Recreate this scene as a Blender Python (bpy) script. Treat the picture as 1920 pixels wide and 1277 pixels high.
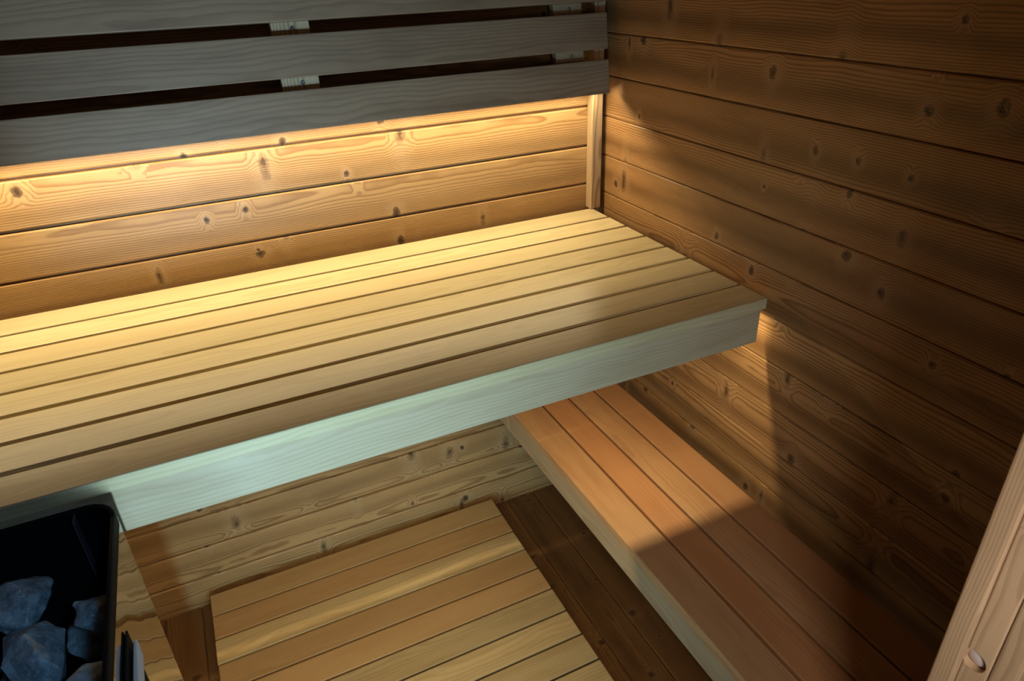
import bpy, bmesh, math, random
from mathutils import Vector, Matrix, noise

# ---------------------------------------------------------------- scene / camera / light set-up
for o in list(bpy.data.objects): bpy.data.objects.remove(o)
scn = bpy.context.scene
col = scn.collection
S = 4 / 3
PI = math.pi

cam_d = bpy.data.cameras.new('camera'); cam = bpy.data.objects.new('camera', cam_d); col.objects.link(cam)
cam.location = (-1.20041, -1.91040, 1.83719)
cam.rotation_euler = tuple(math.radians(a) for a in (61.4269, 1.9651, -25.4136))
cam_d.sensor_width = 36; cam_d.lens = 24.4104; cam_d.clip_start = .02
cam_d.dof.use_dof = True; cam_d.dof.focus_distance = 1.75; cam_d.dof.aperture_fstop = 11
scn.camera = cam

vs = scn.view_settings
vs.view_transform = 'Standard'; vs.look = 'None'; vs.gamma = 1; vs.use_curve_mapping = False
vs.exposure = 0.0

world = bpy.data.worlds.new('world'); scn.world = world; world.use_nodes = True
bg = world.node_tree.nodes['Background']
bg.inputs[0].default_value = (.5, .75, 1, 1); bg.inputs[1].default_value = .02

WARM = (1.0, .83, .48)
def area(name, loc, direction, sx, sy, power, color, spread=180, parent=None):
    d = bpy.data.lights.new(name, 'AREA'); d.shape = 'RECTANGLE'; d.size = sx; d.size_y = sy
    d.energy = power; d.color = color; d.spread = math.radians(spread)
    o = bpy.data.objects.new(name, d); col.objects.link(o); o.location = loc
    o.rotation_euler = Vector(direction).to_track_quat('-Z', 'Y').to_euler()
    return o
# cool daylight through the open doorway in the front wall, then added fill lamps
area('doorway_daylight', (-1.30, -2.10, .62), (.24, 1, 0), .05, .95, 4.3, (.50, .86, 1.0), 80)
area('backrest_fill', (-1.28, -2.20, .98), (0.06, 1, .27), .10, .2, 2.6, (.46, .76, 1.0), 62)  # unseen fill lamp added to brighten the backrest planks
area('stone_fill', (-1.02, -2.10, 1.95), (-.53, 1.1, -.95), .10, .10, .09, (.30, .66, 1.0), 26)  # unseen narrow fill added to light the heater stones
area('jamb_fill', (-.95, -2.15, 1.55), (.75, .80, -.62), .18, .25, 1.35, (1.0, .94, .88), 90)  # unseen fill added for the dark door jamb and lower bench

# LED strips: positions shared by the lamps here and the strip housings further down
LED_BACK = (-.062, 1.5025)      # y, z behind the lowest backrest plank
LED_BENCH = (-.765, 1.060)     # y, z behind the upper bench fascia
def led_row(name, y, z, x0, x1, n, direction, total):
    for i in range(n):
        x = x0 + (x1 - x0) * (i + .5) / n
        d = bpy.data.lights.get(name)
        if d is None:
            d = bpy.data.lights.new(name, 'AREA'); d.shape = 'RECTANGLE'; d.size = .011; d.size_y = .012 if name == 'backrest_led' else .006
            d.energy = total / n; d.color = WARM
        o = bpy.data.objects.new(name, d); col.objects.link(o); o.location = (x, y, z)
        o.rotation_euler = Vector(direction).to_track_quat('-Z', 'Y').to_euler()
led_row('backrest_led', LED_BACK[0], LED_BACK[1], -1.96, -.05, 56, (0, -.45, -1), 12.0)
led_row('bench_led', LED_BENCH[0], LED_BENCH[1], -1.96, -.035, 57, (0, -.05, -1), 6.2)

# ---------------------------------------------------------------- node helpers and materials
class NT:
    def __init__(s, mat):
        mat.use_nodes = True; s.t = mat.node_tree; s.t.nodes.clear()
        s.out = s.t.nodes.new('ShaderNodeOutputMaterial'); s.b = s.t.nodes.new('ShaderNodeBsdfPrincipled')
        s.t.links.new(s.b.outputs[0], s.out.inputs[0])
    def put(s, sock, v):
        if isinstance(v, bpy.types.NodeSocket): s.t.links.new(v, sock)
        elif v is not None: sock.default_value = v
    def m(s, op, a, b=None, c=None, clamp=False):
        n = s.t.nodes.new('ShaderNodeMath'); n.operation = op; n.use_clamp = clamp
        for i, v in enumerate((a, b, c)):
            if v is not None: s.put(n.inputs[i], v)
        return n.outputs[0]
    def vec(s, x, y, z):
        n = s.t.nodes.new('ShaderNodeCombineXYZ')
        for i, v in enumerate((x, y, z)): s.put(n.inputs[i], v)
        return n.outputs[0]
    def noise(s, v, scale=1, detail=2, rough=.5, out=0):
        n = s.t.nodes.new('ShaderNodeTexNoise'); s.put(n.inputs['Vector'], v)
        n.inputs['Scale'].default_value = scale; n.inputs['Detail'].default_value = detail; n.inputs['Roughness'].default_value = rough
        return n.outputs[out]
    def white(s, v):
        n = s.t.nodes.new('ShaderNodeTexWhiteNoise'); n.noise_dimensions = '1D'; s.put(n.inputs['W'], v); return n.outputs[0]
    def voro(s, v):
        n = s.t.nodes.new('ShaderNodeTexVoronoi'); n.voronoi_dimensions = '2D'; s.put(n.inputs['Vector'], v); n.inputs['Scale'].default_value = 1
        return n.outputs['Distance'], n.outputs['Color']
    def step(s, v, a, b, lo=0, hi=1):
        n = s.t.nodes.new('ShaderNodeMapRange'); n.interpolation_type = 'SMOOTHSTEP'
        s.put(n.inputs[0], v)
        for i, q in enumerate((a, b, lo, hi)): s.put(n.inputs[i + 1], q)
        return n.outputs[0]
    def mix(s, f, a, b, mode='MIX'):
        n = s.t.nodes.new('ShaderNodeMix'); n.data_type = 'RGBA'; n.blend_type = mode
        s.put(n.inputs[0], f)
        for i, v in ((6, a), (7, b)):
            s.put(n.inputs[i], v if isinstance(v, bpy.types.NodeSocket) else (tuple(v) + (1,)))
        return n.outputs[2]
    def sep(s, v):
        n = s.t.nodes.new('ShaderNodeSeparateXYZ'); s.put(n.inputs[0], v); return n.outputs
    def attr(s, name):
        n = s.t.nodes.new('ShaderNodeAttribute'); n.attribute_name = name; return n
    def bump(s, h, strength, dist=.001):
        n = s.t.nodes.new('ShaderNodeBump'); s.put(n.inputs['Height'], h); n.inputs['Strength'].default_value = strength; n.inputs['Distance'].default_value = dist
        s.t.links.new(n.outputs[0], s.b.inputs['Normal'])

def wood(name, light, dark, knot=(.05, .025, .012), freq=260, ring=.6, knots=1.0, vary=.25, rough=.45,
         blotch=.25, spec=.4, figure=.0, heart=0.0, bumpk=.35, redden=.0):
    mat = bpy.data.materials.new(name); n = NT(mat)
    u, v, w = n.sep(n.attr('grain').outputs['Vector'])
    oi = n.t.nodes.new('ShaderNodeObjectInfo')
    seed = n.m('ADD', n.m('MULTIPLY', n.attr('board').outputs['Fac'], 7.31), n.m('MULTIPLY', oi.outputs['Random'], 91.7))
    r1 = n.white(seed); r2 = n.white(n.m('ADD', seed, 3.3)); r3 = n.white(n.m('ADD', seed, 9.1))
    # slow warp of the ring centre along the board
    uu = n.m('ADD', u, n.m('MULTIPLY', seed, 3.7))
    warp = n.noise(n.vec(n.m('MULTIPLY', uu, 1.6), n.m('MULTIPLY', v, 5), n.m('MULTIPLY', w, 5)), 1, 2)
    warp2 = n.noise(n.vec(n.m('MULTIPLY', uu, 9), n.m('MULTIPLY', v, 16), n.m('MULTIPLY', w, 16)), 1, 2)
    vc = n.m('SUBTRACT', v, n.m('MULTIPLY', n.m('SUBTRACT', r1, .5), .20))
    dep = n.m('ADD', n.m('ADD', w, .02), n.m('MULTIPLY', r2, .06))
    # knots
    push = None; kmask = None; kcore = None; khalo = None
    if knots > 0:
        def layer(au, av, rmin, rmax, thr, su, off):
            d, c = n.voro(n.vec(n.m('ADD', n.m('MULTIPLY', u, au), n.m('MULTIPLY', seed, off)),
                                n.m('ADD', n.m('ADD', n.m('MULTIPLY', v, av), n.m('MULTIPLY', seed, off * 1.9)), n.m('MULTIPLY', n.m('SUBTRACT', warp2, .5), .25)), 0))
            cs = n.sep(c)
            on = n.m('GREATER_THAN', cs[0], thr)
            rad = n.m('ADD', rmin, n.m('MULTIPLY', cs[1], rmax - rmin))
            jag = n.noise(n.vec(n.m('MULTIPLY', uu, 120), n.m('MULTIPLY', v, 90), 0), 1, 2)
            q = n.m('ADD', n.m('DIVIDE', d, rad), n.m('MULTIPLY', n.m('SUBTRACT', jag, .5), .9))
            mask = n.m('MULTIPLY', n.step(q, .7, 1.15, 1, 0), on)
            core = n.m('MULTIPLY', n.step(q, .2, .55, 1, 0), on)
            halo = n.m('MULTIPLY', n.step(q, .8, 3.6, 1, 0), on)
            return mask, core, halo
        a = layer(8.0, 6.5, .04, .11, 1 - .32 * knots, 1, 1.7)
        b = layer(5.5, 2.0, .035, .09, 1 - .42 * knots, 1, 2.3)
        kmask = n.m('MAXIMUM', a[0], n.m('MULTIPLY', b[0], .55)); kcore = n.m('MAXIMUM', a[1], n.m('MULTIPLY', b[1], .95)); khalo = n.m('MAXIMUM', a[2], n.m('MULTIPLY', b[2], .8))
    rr = n.m('SQRT', n.m('ADD', n.m('MULTIPLY', vc, vc), n.m('MULTIPLY', dep, dep)))
    rr = n.m('ADD', rr, n.m('MULTIPLY', n.m('SUBTRACT', warp, .5), .030 + .03 * figure))
    rr = n.m('ADD', rr, n.m('MULTIPLY', n.m('SUBTRACT', warp2, .5), .004 + .006 * figure))
    if knots > 0: rr = n.m('ADD', rr, n.m('MULTIPLY', khalo, .010))
    fr = n.m('FRACT', n.m('MULTIPLY', rr, freq))
    late = n.m('MULTIPLY', n.step(fr, .35, .85), n.step(fr, .88, 1.0, 1, 0))
    fibre = n.noise(n.vec(n.m('MULTIPLY', uu, 14), n.m('MULTIPLY', v, 700), n.m('MULTIPLY', w, 700)), 1, 2, .6)
    cloud = n.noise(n.vec(n.m('MULTIPLY', uu, 3.5), n.m('MULTIPLY', v, 22), n.m('MULTIPLY', w, 22)), 1, 3, .55)
    fibw = n.m('ADD', .55, n.m('MULTIPLY', cloud, .9))
    f = n.m('MULTIPLY', n.m('MULTIPLY', late, fibw), ring, clamp=True)
    c = n.mix(f, light, dark)
    c = n.mix(n.m('MULTIPLY', n.step(cloud, .42, .72), blotch, clamp=True), c, dark)
    if heart > 0:      # a broad darker heartwood stripe wandering along the board
        hs = n.m('ABSOLUTE', n.m('ADD', n.m('ADD', v, n.m('MULTIPLY', n.m('SUBTRACT', r3, .5), .05)), n.m('MULTIPLY', n.m('SUBTRACT', warp, .5), .07)))
        c = n.mix(n.step(hs, .0, .038, heart, 0), c, tuple(q * .72 for q in dark))
    if redden > 0:
        c = n.mix(n.m('MULTIPLY', n.step(r3, .35, .9), redden), c, (light[0] * .86, light[1] * .58, light[2] * .42))
    br = n.m('ADD', 1 - vary / 2, n.m('MULTIPLY', r2, vary))
    br = n.m('MULTIPLY', br, n.m('ADD', .90, n.m('MULTIPLY', fibre, .20)))
    c = n.mix(1.0, c, n.vec(br, br, br), 'MULTIPLY')
    h = n.m('ADD', n.m('MULTIPLY', late, -.25), n.m('MULTIPLY', fibre, .25))
    if knots > 0:
        c = n.mix(n.m('MULTIPLY', khalo, .30), c, (min(1, light[0] * 1.12), light[1] * 1.28, light[2] * 1.7))  # cool glossy highlight around the knots painted into the colour
        c = n.mix(n.m('MULTIPLY', kmask, .8), c, tuple(q * 1.3 for q in knot))
        c = n.mix(n.m('MULTIPLY', kcore, .8), c, knot)
        h = n.m('ADD', h, n.m('ADD', n.m('MULTIPLY', khalo, 1.1), n.m('MULTIPLY', kcore, -.9)))
    n.put(n.b.inputs['Base Color'], c)
    n.put(n.b.inputs['Roughness'], n.m('ADD', rough - .05, n.m('MULTIPLY', cloud, .12)))
    n.b.inputs['Specular IOR Level'].default_value = spec
    n.bump(h, bumpk, .0012)
    return mat

def flat(name, c, rough=.5, metal=0, spec=.5):
    mat = bpy.data.materials.new(name); n = NT(mat)
    geo = n.t.nodes.new('ShaderNodeTexCoord')
    k = n.noise(geo.outputs['Object'], 60, 3)
    n.put(n.b.inputs['Base Color'], n.mix(n.m('MULTIPLY', k, .35), c, tuple(q * .7 for q in c)))
    n.put(n.b.inputs['Roughness'], n.m('ADD', rough, n.m('MULTIPLY', n.m('SUBTRACT', k, .5), .08)))
    n.b.inputs['Metallic'].default_value = metal; n.b.inputs['Specular IOR Level'].default_value = spec
    return mat

M = {}
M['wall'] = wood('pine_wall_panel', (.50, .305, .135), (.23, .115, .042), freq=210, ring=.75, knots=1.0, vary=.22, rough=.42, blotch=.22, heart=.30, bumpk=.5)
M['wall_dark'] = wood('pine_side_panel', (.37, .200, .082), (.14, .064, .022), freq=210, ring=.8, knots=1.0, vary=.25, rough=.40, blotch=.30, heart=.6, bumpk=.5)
M['bench'] = wood('alder_bench_wood', (.64, .53, .32), (.48, .36, .185), freq=150, ring=.38, knots=0, vary=.20, rough=.30, blotch=.38, figure=.6, bumpk=.12)
M['fascia'] = wood('pale_fascia_wood', (.54, .43, .29), (.40, .29, .17), freq=120, ring=.4, knots=0, vary=.1, rough=.25, blotch=.5, figure=.8, bumpk=.12)
M['low'] = wood('alder_seat_wood', (.50, .28, .135), (.33, .15, .06), freq=170, ring=.4, knots=0, vary=.18, rough=.42, blotch=.45, figure=.5, bumpk=.14, redden=.5)
M['low_face'] = wood('grey_brown_face_wood', (.40, .29, .18), (.27, .18, .10), freq=170, ring=.4, knots=0, vary=.1, rough=.42, blotch=.4, figure=.5, bumpk=.14)
M['duck'] = wood('aspen_board_wood', (.56, .40, .20), (.38, .23, .09), freq=130, ring=.38, knots=0, vary=.28, rough=.40, blotch=.4, figure=.7, bumpk=.12, redden=.55)
M['thermo'] = wood('brown_backrest_wood', (.29, .21, .14), (.16, .105, .066), freq=110, ring=.45, knots=0, vary=.2, rough=.42, blotch=.5, figure=1.0, bumpk=.12)
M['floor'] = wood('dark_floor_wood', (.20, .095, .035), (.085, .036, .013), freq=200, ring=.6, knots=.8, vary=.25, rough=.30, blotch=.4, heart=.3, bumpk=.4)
M['stud'] = wood('pale_stud_wood', (.50, .36, .22), (.26, .16, .09), freq=190, ring=.8, knots=0, vary=.15, rough=.5, blotch=.2, bumpk=.2)
M['frame'] = wood('door_frame_wood', (.52, .35, .205), (.33, .20, .11), freq=260, ring=.6, knots=.35, vary=.35, rough=.5, blotch=.5, bumpk=.3)
M['metal'] = flat('zinc_screw', (.55, .60, .68), .25, 1)
M['black'] = flat('black_painted_steel', (.008, .008, .009), .6, 0, .08)
M['hole'] = flat('screw_recess_dark', (.03, .02, .015), .6)
M['plug'] = flat('round_plug', (.62, .50, .46), .35)
M['flange'] = flat('dark_grey_flange', (.10, .11, .13), .4)
M['pale'] = flat('pale_handle_enamel', (.62, .64, .70), .4)
M['alu'] = flat('led_profile', (.6, .6, .58), .4, .8)
def steel():
    mat = bpy.data.materials.new('polished_steel'); n = NT(mat)
    tc = n.t.nodes.new('ShaderNodeTexCoord')
    n.b.inputs['Base Color'].default_value = (.55, .54, .53, 1); n.b.inputs['Metallic'].default_value = 1; n.b.inputs['Roughness'].default_value = .06
    sx, sy, sz = n.sep(tc.outputs['Object'])
    k = n.noise(n.vec(n.m('MULTIPLY', sx, 3), n.m('MULTIPLY', sy, 7), n.m('MULTIPLY', sz, 4)), 1, 1)
    n.bump(k, .30, .012)
    return mat
M['steel'] = steel()
def stone():
    mat = bpy.data.materials.new('granite_stone'); n = NT(mat)
    tc = n.t.nodes.new('ShaderNodeTexCoord')
    a = n.noise(tc.outputs['Object'], 28, 5, .7); b = n.noise(tc.outputs['Object'], 190, 3, .6)
    c = n.mix(n.step(a, .3, .7), (.13, .18, .23), (.34, .45, .55))  # blue of the cool doorway light mixed into the stone colours
    c = n.mix(n.m('MULTIPLY', n.step(b, .55, .75), .7), c, (.60, .66, .72))
    n.put(n.b.inputs['Base Color'], c); n.b.inputs['Roughness'].default_value = .5
    n.bump(n.m('ADD', a, n.m('MULTIPLY', b, .3)), .7, .004)
    return mat
M['stone'] = stone()

# ---------------------------------------------------------------- mesh helpers
def tag(o, label=None, cat=None, group=None, kind=None):
    if label: o['label'] = label
    if cat: o['category'] = cat
    if group: o['group'] = group
    if kind: o['kind'] = kind
    return o
def empty(name, loc=(0, 0, 0), rot=(0, 0, 0)):
    o = bpy.data.objects.new(name, None); col.objects.link(o); o.location = loc; o.rotation_euler = rot; o.empty_display_size = .05
    return o
def link(name, bm, mat, parent=None, axis=0, loc=(0, 0, 0), rot=(0, 0, 0), smooth=False, board=None, center=None, order=None):
    """one mesh object; writes the grain coordinates (along, across, depth)"""
    me = bpy.data.meshes.new(name)
    ly = bm.verts.layers.float.get('bid')
    bids = [v[ly] for v in bm.verts] if ly else None
    bm.to_mesh(me); bm.free()
    me.materials.append(mat)
    if not center:
        cs = [v.co for v in me.vertices]
        center = [(min(c[i] for c in cs) + max(c[i] for c in cs)) / 2 for i in range(3)]
    if order is None: order = {0: (0, 1, 2), 1: (1, 0, 2), 2: (2, 0, 1)}[axis]
    me.attributes.new('grain', 'FLOAT_VECTOR', 'POINT'); me.attributes.new('board', 'FLOAT', 'POINT')
    g = me.attributes['grain']; b = me.attributes['board']
    for i, v in enumerate(me.vertices):
        c = v.co
        g.data[i].vector = tuple(c[k] - center[k] for k in order)
        b.data[i].value = bids[i] if bids else (board or 0)
    if smooth:
        for p in me.polygons: p.use_smooth = True
    o = bpy.data.objects.new(name, me); col.objects.link(o); o.location = loc; o.rotation_euler = rot
    if parent: o.parent = parent
    return o
def box_bm(x0, x1, y0, y1, z0, z1, bev=.003, seg=2, bm=None):
    t = bmesh.new()
    bmesh.ops.create_cube(t, size=1)
    for v in t.verts:
        v.co = Vector(((x0 + x1) / 2 + v.co.x * (x1 - x0), (y0 + y1) / 2 + v.co.y * (y1 - y0), (z0 + z1) / 2 + v.co.z * (z1 - z0)))
    if bev: bmesh.ops.bevel(t, geom=list(t.edges), offset=bev, segments=seg, affect='EDGES', profile=.5)
    if bm is None: return t
    me = bpy.data.meshes.new('tmp'); t.to_mesh(me); t.free(); bm.from_mesh(me); bpy.data.meshes.remove(me)
    return bm
def cyl_bm(p0, p1, r, seg=24, r2=None):
    t = bmesh.new(); a = Vector(p0); b = Vector(p1); d = b - a
    bmesh.ops.create_cone(t, cap_ends=True, segments=seg, radius1=r, radius2=r if r2 is None else r2, depth=d.length)
    bmesh.ops.transform(t, matrix=Matrix.Translation((a + b) / 2) @ d.to_track_quat('Z', 'Y').to_matrix().to_4x4(), verts=t.verts)
    return t

def panel_wall(name, length, joints, mat, to_world, groove=.0065, depth=.007, holes=None):
    """horizontal tongue and groove boards: joints = heights of the joints; to_world maps (along, height, out)"""
    bm = bmesh.new(); ly = bm.verts.layers.float.new('bid'); gl = []
    js = sorted(joints)
    for bi, (a, b) in enumerate(zip(js[:-1], js[1:])):
        prof = [(a, -depth - .004), (a + groove, -depth - .004), (a + groove, -.0035), (a + groove + .0012, -.0012), (a + groove + .004, 0),
                (b - .0035, 0), (b - .0010, -.0014), (b, -.004), (b, -depth - .004)]
        for (s0, s1) in length:
            n = 2
            rows = []
            for k in range(n):
                u = s0 + (s1 - s0) * k / (n - 1); row = []
                for (v, w) in prof:
                    q = bm.verts.new(to_world(u, v, w)); q[ly] = bi * 1.37 + s0 * .31; gl.append((u, v - (a + b) / 2, w)); row.append(q)
                rows.append(row)
            for i in range(len(prof) - 1):
                bm.faces.new((rows[0][i], rows[1][i], rows[1][i + 1], rows[0][i + 1]))
    # solid backing behind the boards
    for (s0, s1) in length:
        T = -.022; cs = []
        for w in (-depth - .004, T):
            for (u, v) in ((s0, js[0]), (s1, js[0]), (s1, js[-1]), (s0, js[-1])):
                q = bm.verts.new(to_world(u, v, w)); q[ly] = 0; gl.append((u, v, w)); cs.append(q)
        bm.faces.new(cs[4:8])
        for i in range(4): bm.faces.new((cs[i], cs[(i + 1) % 4], cs[4 + (i + 1) % 4], cs[4 + i]))
    bmesh.ops.recalc_face_normals(bm, faces=bm.faces)
    o = link(name, bm, mat)
    g = o.data.attributes['grain']
    for i, c in enumerate(gl): g.data[i].vector = c
    o['kind'] = 'structure'
    # make every board face the room
    return o

XL = -2.0       # left wall
YF = -1.60      # inner face of the front wall
ZC = 2.12
# ---------------------------------------------------------------- room shell
P = .1204
jb = [1.438 + P * k for k in range(-12, 7)]; jb[0] = -.03
panel_wall('wall_back', [(XL, -.0)], jb, M['wall'], lambda u, v, w: (u, -w, v))
jr = [1.409 + .119 * k for k in range(-12, 7)]; jr[0] = -.03
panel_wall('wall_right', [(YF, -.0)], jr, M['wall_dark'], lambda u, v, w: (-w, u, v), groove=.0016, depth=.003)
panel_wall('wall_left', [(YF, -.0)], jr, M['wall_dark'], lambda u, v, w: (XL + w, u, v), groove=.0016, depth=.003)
# front wall with a doorway; its inner face at y = YF
DX0, DX1, DZ = -1.369, -.50, 2.0
def front_wall():
    bm = bmesh.new()
    box_bm(XL, DX0 - .03, YF - .10, YF, -.03, ZC, 0, bm=bm); box_bm(DX1 + .03, 0, YF - .10, YF, -.03, ZC, 0, bm=bm)
    box_bm(DX0 - .03, DX1 + .03, YF - .10, YF, DZ + .03, ZC, 0, bm=bm)
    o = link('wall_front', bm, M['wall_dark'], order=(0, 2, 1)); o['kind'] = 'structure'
front_wall()
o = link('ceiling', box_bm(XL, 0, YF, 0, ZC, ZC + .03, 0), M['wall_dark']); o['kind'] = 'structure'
def floor():
    bm = bmesh.new(); ly = bm.verts.layers.float.new('bid'); gl = []
    x = -2.05; k = 0
    edges = []
    while x < .0:
        edges.append(x); x += .1075
    x0 = -.3855 + .1115 * -15
    for k in range(19):
        a = x0 + .1115 * k; b = a + .1115
        prof = [(a, -.006), (a + .002, -.006), (a + .002, -.002), (a + .005, 0), (b - .003, 0), (b, -.002), (b, -.006)]
        rows = []
        for u in (YF - .6, .0):
            row = []
            for (v, w) in prof:
                q = bm.verts.new((v, u, w)); q[ly] = k * 1.71; gl.append((u, v - (a + b) / 2, w)); row.append(q)
            rows.append(row)
        for i in range(len(prof) - 1): bm.faces.new((rows[0][i], rows[0][i + 1], rows[1][i + 1], rows[1][i]))
    bmesh.ops.recalc_face_normals(bm, faces=bm.faces)
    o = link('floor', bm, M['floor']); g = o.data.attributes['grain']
    for i, c in enumerate(gl): g.data[i].vector = c
    o['kind'] = 'structure'
floor()
o = link('trim_1', box_bm(-.052, -.016, -.034, -.0005, 1.1235, ZC, .0025), M['stud'], axis=2); o['kind'] = 'structure'

# door frame around the doorway (the camera stands in it)
door = tag(empty('door_1', (-1.18, YF, 0)), kind='structure')
def dpart(name, bm, mat, **k):
    o = link(name, bm, mat, door, loc=(1.18, -YF, 0), **k); return o
def jamb(sgn, X):
    # X = face towards the opening; three steps in depth like the rebated frame in the photo
    s = sgn
    def bx(a, b, y0, y1, z1=DZ, bev=.004): return box_bm(min(X + s * a, X + s * b), max(X + s * a, X + s * b), y0, y1, 0, z1, bev, 3)
    return [('stop_strip', bx(-.001, .031, -1.6345, -1.608)), ('jamb_board', bx(.003, .035, -1.665, -1.6345, bev=.003)), ('outer_casing', bx(.001, .035, -1.692, -1.665))]
holes = []
for nm, bm in jamb(1, -.50):
    if nm == 'jamb_board':
        o = dpart(nm, bm, M['frame'], axis=2)
        # countersunk hole cut with a boolean-free recess: cutter mesh applied through a modifier
        cut_me = bpy.data.meshes.new('recess_cutter'); c = cyl_bm((-.520, -1.6455, 1.0925), (-.48, -1.6455, 1.0925), .0145, 40); c.to_mesh(cut_me); c.free()
        co = bpy.data.objects.new('recess_cutter', cut_me); col.objects.link(co); co.parent = door; co.location = (1.18, -YF, 0)
        md = o.modifiers.new('recess', 'BOOLEAN'); md.object = co; md.operation = 'DIFFERENCE'; md.solver = 'EXACT'
        bpy.context.view_layer.update()
        dg = bpy.context.evaluated_depsgraph_get()
        me = bpy.data.meshes.new_from_object(o.evaluated_get(dg)); o.modifiers.clear(); o.data = me
        bpy.data.objects.remove(co)
        g = me.attributes.get('grain')
        if g:
            for i, v in enumerate(me.vertices): g.data[i].vector = (v.co.z, v.co.y + 1.65, v.co.x + .48)
    else:
        dpart(nm, bm, M['frame'], axis=2)
pl = bmesh.new(); bmesh.ops.create_uvsphere(pl, u_segments=32, v_segments=16, radius=.0138)
for v in pl.verts: v.co = Vector((-.484 + v.co.x * .6, -1.6455 + v.co.y, 1.0925 + v.co.z))
dpart('screw_plug', pl, M['plug'], smooth=True)
for nm, bm in jamb(-1, DX0): dpart(nm, bm, M['frame'], axis=2)
dpart('head_board', box_bm(DX0, DX1, -1.692, -1.608, DZ, DZ + .03, .003), M['frame'], axis=0)

# ---------------------------------------------------------------- upper bench
H1 = .8416 * S + .0; YB = -.0200; YFB = -.6138 * S
def bench(parent, bounds, H, axis, fascia, mat, name='seat_slat'):
    for (a, b, c, d) in bounds:
        link(name, box_bm(a, b, c, d, H - .028, H, .003), mat, parent, axis=axis, loc=tuple(-q for q in parent.location))
ub = tag(empty('sauna_bench', (-1.0, -.41, 0)), 'wide upper bench of eight pale wooden slats running along the back wall', 'bench')
ubl = tuple(-q for q in ub.location)
def ubp(name, bm, mat, axis=0, **k): return link(name, bm, mat, ub, axis=axis, loc=ubl, **k)
rnd = random.Random(4)
for k in range(8):
    y1 = YFB + .1 * (k + 1) - .0095; y0 = YFB + .1 * k
    if k == 7: y1 = YB
    gapj = [0, .001, .000, .0015, -.001, .0005, .001, 0][k]
    ubp('seat_slat', box_bm(XL + .004, -.0405 + rnd.uniform(-.0006, .0006), y0 + (gapj if k else 0), y1, H1 - .028, H1, .0028), M['bench'])
ubp('fascia_board', box_bm(XL + .004, -.0490, YFB + .008, YFB + .036, H1 - .028 - .0915, H1 - .0282, .002), M['fascia'], order=(0, 2, 1))
for x in (-.20, -.86, -1.52): ubp('cross_bearer', box_bm(x - .022, x + .022, YFB + .062, -.03, H1 - .100, H1 - .0282, .002), M['stud'], 1)
ubp('rear_bearer', box_bm(XL + .004, -.06, -.026, -.002, H1 - .12, H1 - .029, .002), M['stud'])
ubp('led_profile', box_bm(XL + .01, -.06, LED_BENCH[0] - .012, LED_BENCH[0] + .008, LED_BENCH[1] + .001, LED_BENCH[1] + .010, .001), M['alu'])

# ---------------------------------------------------------------- lower bench
H2 = .4487 * S
lb = tag(empty('sauna_bench', (-.27, -.8, 0)), 'narrow lower bench of four reddish slats along the right wall', 'bench')
lbl = tuple(-q for q in lb.location)
XR = -.0831; PP = .0940
for k in range(4):
    link('seat_slat', box_bm(XR - PP * (k + 1) + (.0065 if k < 3 else 0), XR - PP * k, YF + .01, -.012, H2 - .028, H2, .0035, 3), M['low'], lb, axis=1, loc=lbl)
link('fascia_board', box_bm(XR - PP * 4 + .0012, XR - PP * 4 + .029, YF + .012, -.014, H2 - .1008, H2 - .0284, .002), M['low_face'], lb, axis=1, loc=lbl, order=(1, 2, 0))
for y in (-.12, -.62, -1.12, -1.5): link('cross_bearer', box_bm(XR - PP * 4 + .030, XR - .004, y - .022, y + .022, H2 - .09, H2 - .0282, .002), M['stud'], lb, axis=0, loc=lbl)
for y in (-.12, -.62, -1.12, -1.5):
    link('leg', box_bm(XR - .062, XR - .018, y - .022, y + .022, .0005, H2 - .0905, .002), M['stud'], lb, axis=2, loc=lbl)

# ---------------------------------------------------------------- duckboard
db = tag(empty('duckboard', (-.96, -.6, 0)), 'slatted wooden duckboard lying on the dark floor below the upper bench', 'duckboard')
dbl = tuple(-q for q in db.location)
DP = .0960
for k in range(12):
    y1 = -.0348 - DP * k
    x1 = -.4617 + rnd.uniform(-.001, .001); x0 = -1.4617 + rnd.uniform(-.001, .001)
    link('floor_slat', box_bm(x0, x1, y1 - DP + .0062, y1, .0400, .0667, .003, 3), M['duck'], db, axis=0, loc=dbl)
for x in (-.54, -.96, -1.38): link('runner', box_bm(x - .022, x + .022, -.0348 - DP * 12 + .01, -.045, .0005, .0398, .002), M['stud'], db, axis=1, loc=dbl)

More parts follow.
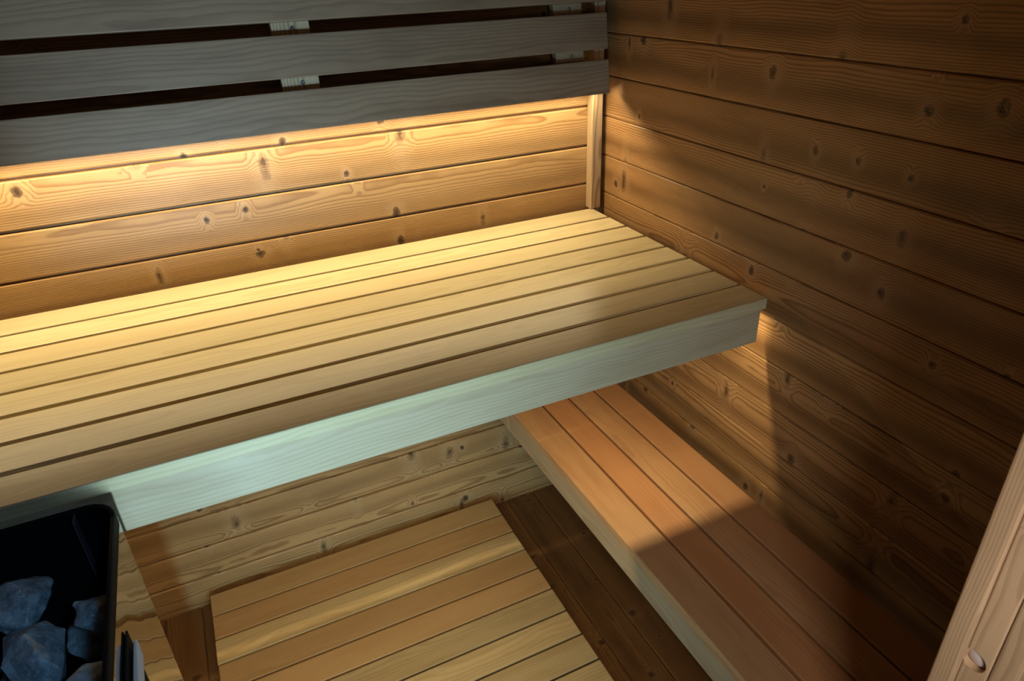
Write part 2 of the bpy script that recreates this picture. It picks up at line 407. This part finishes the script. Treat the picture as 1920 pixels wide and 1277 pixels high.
# ---------------------------------------------------------------- backrest
th = math.atan(.134)
br = tag(empty('backrest', (-1.0, -.108, 1.4925), (-th, 0, 0)), 'tilted backrest of three wide grey-brown planks on the back wall', 'backrest')
L = [(0, .0925), (.1208, .2155), (.2442, .3370)]
for i, (a, b) in enumerate(L):
    link('backrest_plank', box_bm(XL + 1.0 + .005, .9602 + (0, .0, .0007)[i], 0, .027, a, b, .0022), M['thermo'], br, axis=0, order=(0, 2, 1))
def screw(parent, x, y, z):
    # pan head screw with a hex recess
    bm = bmesh.new()
    prof = [(.0, .0022), (.0016, .0022), (.0019, .0034), (.0038, .0034), (.0050, .0024), (.0056, .0006), (.0056, 0)]
    rings = []
    for r, h in prof:
        rings.append([bm.verts.new((x + r * math.cos(2 * PI * k / 24), y - h, z + r * math.sin(2 * PI * k / 24))) for k in range(24)] if r else [bm.verts.new((x, y - h, z))])
    for a, b in zip(rings[:-1], rings[1:]):
        for k in range(24):
            if len(a) == 1: bm.faces.new((a[0], b[k], b[(k + 1) % 24]))
            else: bm.faces.new((a[k], a[(k + 1) % 24], b[(k + 1) % 24], b[k]))
    bmesh.ops.recalc_face_normals(bm, faces=bm.faces)
    o = link('screw', bm, M['metal'], parent, smooth=False)
    tag(o, 'shiny round screw head')
for cx, wd in ((-1.680, .090), (-.905, .090), (-.1500, .089)):
    st = link('support_stud', box_bm(cx + 1 - wd / 2, cx + 1 + wd / 2, .0275, .052, .050, .345, .0015), M['stud'], br, axis=2)
    tag(st, 'pale upright support batten')
    for zz in ((.1085, .2305)):
        screw(st, cx + 1 + .004, .0275, zz)
bpy.context.view_layer.update()
def into(par, bm, name, mat, axis=0):
    inv = par.matrix_world.inverted()
    bmesh.ops.transform(bm, matrix=inv, verts=bm.verts)
    return link(name, bm, mat, par, axis=axis)
into(br, box_bm(XL + .01, -.055, LED_BACK[0] - .008, LED_BACK[0] + .010, LED_BACK[1] + .0015, LED_BACK[1] + .012, .001), 'led_profile', M['alu'])
into(br, box_bm(XL + .01, -.106, -.071, -.0005, LED_BACK[1] + .0125, LED_BACK[1] + .034, .001), 'light_block_batten', M['stud'])  # unseen batten added to keep LED light out of the plank gaps

# ---------------------------------------------------------------- sauna heater
HX0, HX1, HY0, HY1, HZ = -1.885, -1.4345, -1.29, -.8265, 1.090
ht = tag(empty('sauna_heater', ((HX0 + HX1) / 2, (HY0 + HY1) / 2, 0)), 'black open-topped sauna heater with polished steel side, full of stones', 'heater')
htl = tuple(-q for q in ht.location)
def rrect(x0, x1, y0, y1, r, n=8):
    pts = []
    for cx, cy, a0 in ((x1 - r, y1 - r, 0), (x0 + r, y1 - r, 90), (x0 + r, y0 + r, 180), (x1 - r, y0 + r, 270)):
        for k in range(n + 1):
            a = math.radians(a0 + 90 * k / n); pts.append((cx + r * math.cos(a), cy + r * math.sin(a)))
    return pts
def skin(loops, cap=False):
    bm = bmesh.new(); rs = [[bm.verts.new(p) for p in lp] for lp in loops]
    for a, b in zip(rs[:-1], rs[1:]):
        n = len(a)
        for k in range(n): bm.faces.new((a[k], a[(k + 1) % n], b[(k + 1) % n], b[k]))
    if cap: bm.faces.new(rs[-1]); bm.faces.new(rs[0])
    bmesh.ops.recalc_face_normals(bm, faces=bm.faces)
    return bm
def lp(inset, z, r=.045): return [(x, y, z) for x, y in rrect(HX0 + inset, HX1 - inset, HY0 + inset, HY1 - inset, r)]
# outer casing: polished sheet closed with an inner turn
link('casing', skin([lp(.004, .10, .030), lp(.002, .10, .030), lp(.002, HZ - .020, .030), lp(.004, HZ - .020, .030)]), M['steel'], ht, loc=htl, smooth=False)
rim = link('rim', skin([lp(.004, HZ - .026), lp(.0, HZ - .024), lp(-.0, HZ - .004), lp(.0015, HZ), lp(.006, HZ), lp(.008, HZ - .004), lp(.008, HZ - .03)]), M['black'], ht, loc=htl)
link('stone_basket', skin([lp(.008, HZ - .004), lp(.009, HZ - .35), lp(.05, HZ - .36, .02)], cap=False), M['black'], ht, loc=htl)
link('basket_floor', box_bm(HX0 + .01, HX1 - .01, HY0 + .01, HY1 - .01, HZ - .37, HZ - .355, .002), M['black'], ht, loc=htl)
link('inner_flange', box_bm(-1.4960, -1.4948, HY1 - .036, HY1 - .010, HZ - .15, HZ - .003, .0006), M['flange'], ht, loc=htl)
for x in (HX0 + .05, HX1 - .06):
    for y in (HY0 + .05, HY1 - .05): link('leg', cyl_bm((x, y, .0005), (x, y, .102), .016), M['black'], ht, loc=htl)
link('reflection_block_plate', box_bm(HX1 - .001, HX1 + .0020, -1.20, -1.058, .88, 1.022, .0005), M['black'], ht, loc=htl)  # black plate added to block the handle's reflection in the steel
hb = box_bm(HX1 + .0057, HX1 + .0150, -1.20, -1.066, .975, 1.008, .002)
for v in hb.verts:
    if v.co.y > -1.10: v.co.x = HX1 + .0057 + (v.co.x - HX1 - .0057) * (.45 + .55 * min(1, (-1.060 - v.co.y) / .04))
tag(link('side_handle', hb, M['pale'], ht, loc=htl), 'narrow bright metal handle strip on the steel side')

# ---------------------------------------------------------------- stones
def make_stone(name, c, size, seed, rot):
    r = random.Random(seed); bm = bmesh.new()
    for _ in range(15):
        d = Vector((r.gauss(0, 1), r.gauss(0, 1), r.gauss(0, 1))).normalized() * r.uniform(.82, 1.0)
        bm.verts.new((d.x * size[0], d.y * size[1], d.z * size[2]))
    res = bmesh.ops.convex_hull(bm, input=bm.verts)
    bmesh.ops.delete(bm, geom=[g for g in res['geom_interior'] if isinstance(g, bmesh.types.BMVert)], context='VERTS')
    bmesh.ops.bevel(bm, geom=list(bm.edges), offset=.004, segments=2, affect='EDGES', profile=.5, clamp_overlap=True)
    bmesh.ops.triangulate(bm, faces=bm.faces)
    bmesh.ops.subdivide_edges(bm, edges=bm.edges, cuts=3, use_grid_fill=True)
    bm.normal_update()
    off = Vector((seed * 1.3, seed * 2.1, seed * .7))
    for v in bm.verts:
        q = v.co * 22 + off
        v.co += v.normal * (noise.noise(q) * .006 + noise.noise(q * 3.3) * .003)
    o = link(name, bm, M['stone'], None, loc=c, rot=rot)
    return o
ST = [
 ((-1.582, -.908, 1.006), (.066, .046, .044), 3, 'grey granite stone at the back of the heater, topmost in the photo'),
 ((-1.562, -1.016, .982), (.066, .054, .053), 8, 'large grey stone with a bright face in the middle of the heater'),
 ((-1.478, -.965, .985), (.038, .050, .048), 6, 'small grey stone wedged against the right side of the heater'),
 ((-1.490, -1.105, .985), (.050, .052, .045), 12, 'dark grey stone low in the right front of the heater'),
 ((-1.610, -1.090, .975), (.055, .050, .045), 21, 'dark stone at the left edge of the photo, in front of the bright-faced stone'),
 ((-1.670, -.985, .962), (.055, .060, .045), 14, 'grey heater stone half outside the left edge of the photo'),
]
for c, s, sd, lab in ST:
    rr_ = random.Random(sd + 50)
    tag(make_stone('sauna_stone', c, s, sd, (rr_.uniform(-.3, .3), rr_.uniform(-.3, .3), rr_.uniform(0, 3))), lab, 'stone', 'stones in the heater')
# stones that fill the basket underneath and around
fill = [(-1.76, -.93, .96), (-1.80, -1.08, .96), (-1.72, -1.19, .96), (-1.60, -1.215, .96), (-1.49, -1.225, .955),
        (-1.52, -.90, .885), (-1.62, -.93, .88), (-1.50, -1.02, .88), (-1.60, -1.03, .87), (-1.50, -1.14, .87), (-1.62, -1.14, .87), (-1.74, -1.02, .87)]
for i, c in enumerate(fill):
    rr_ = random.Random(i)
    tag(make_stone('sauna_stone', c, (.052, .05, .045), 30 + i, (0, 0, rr_.uniform(0, 3))),
        'dark heater stone buried under or beyond the visible stones', 'stone', 'buried stones in the heater')
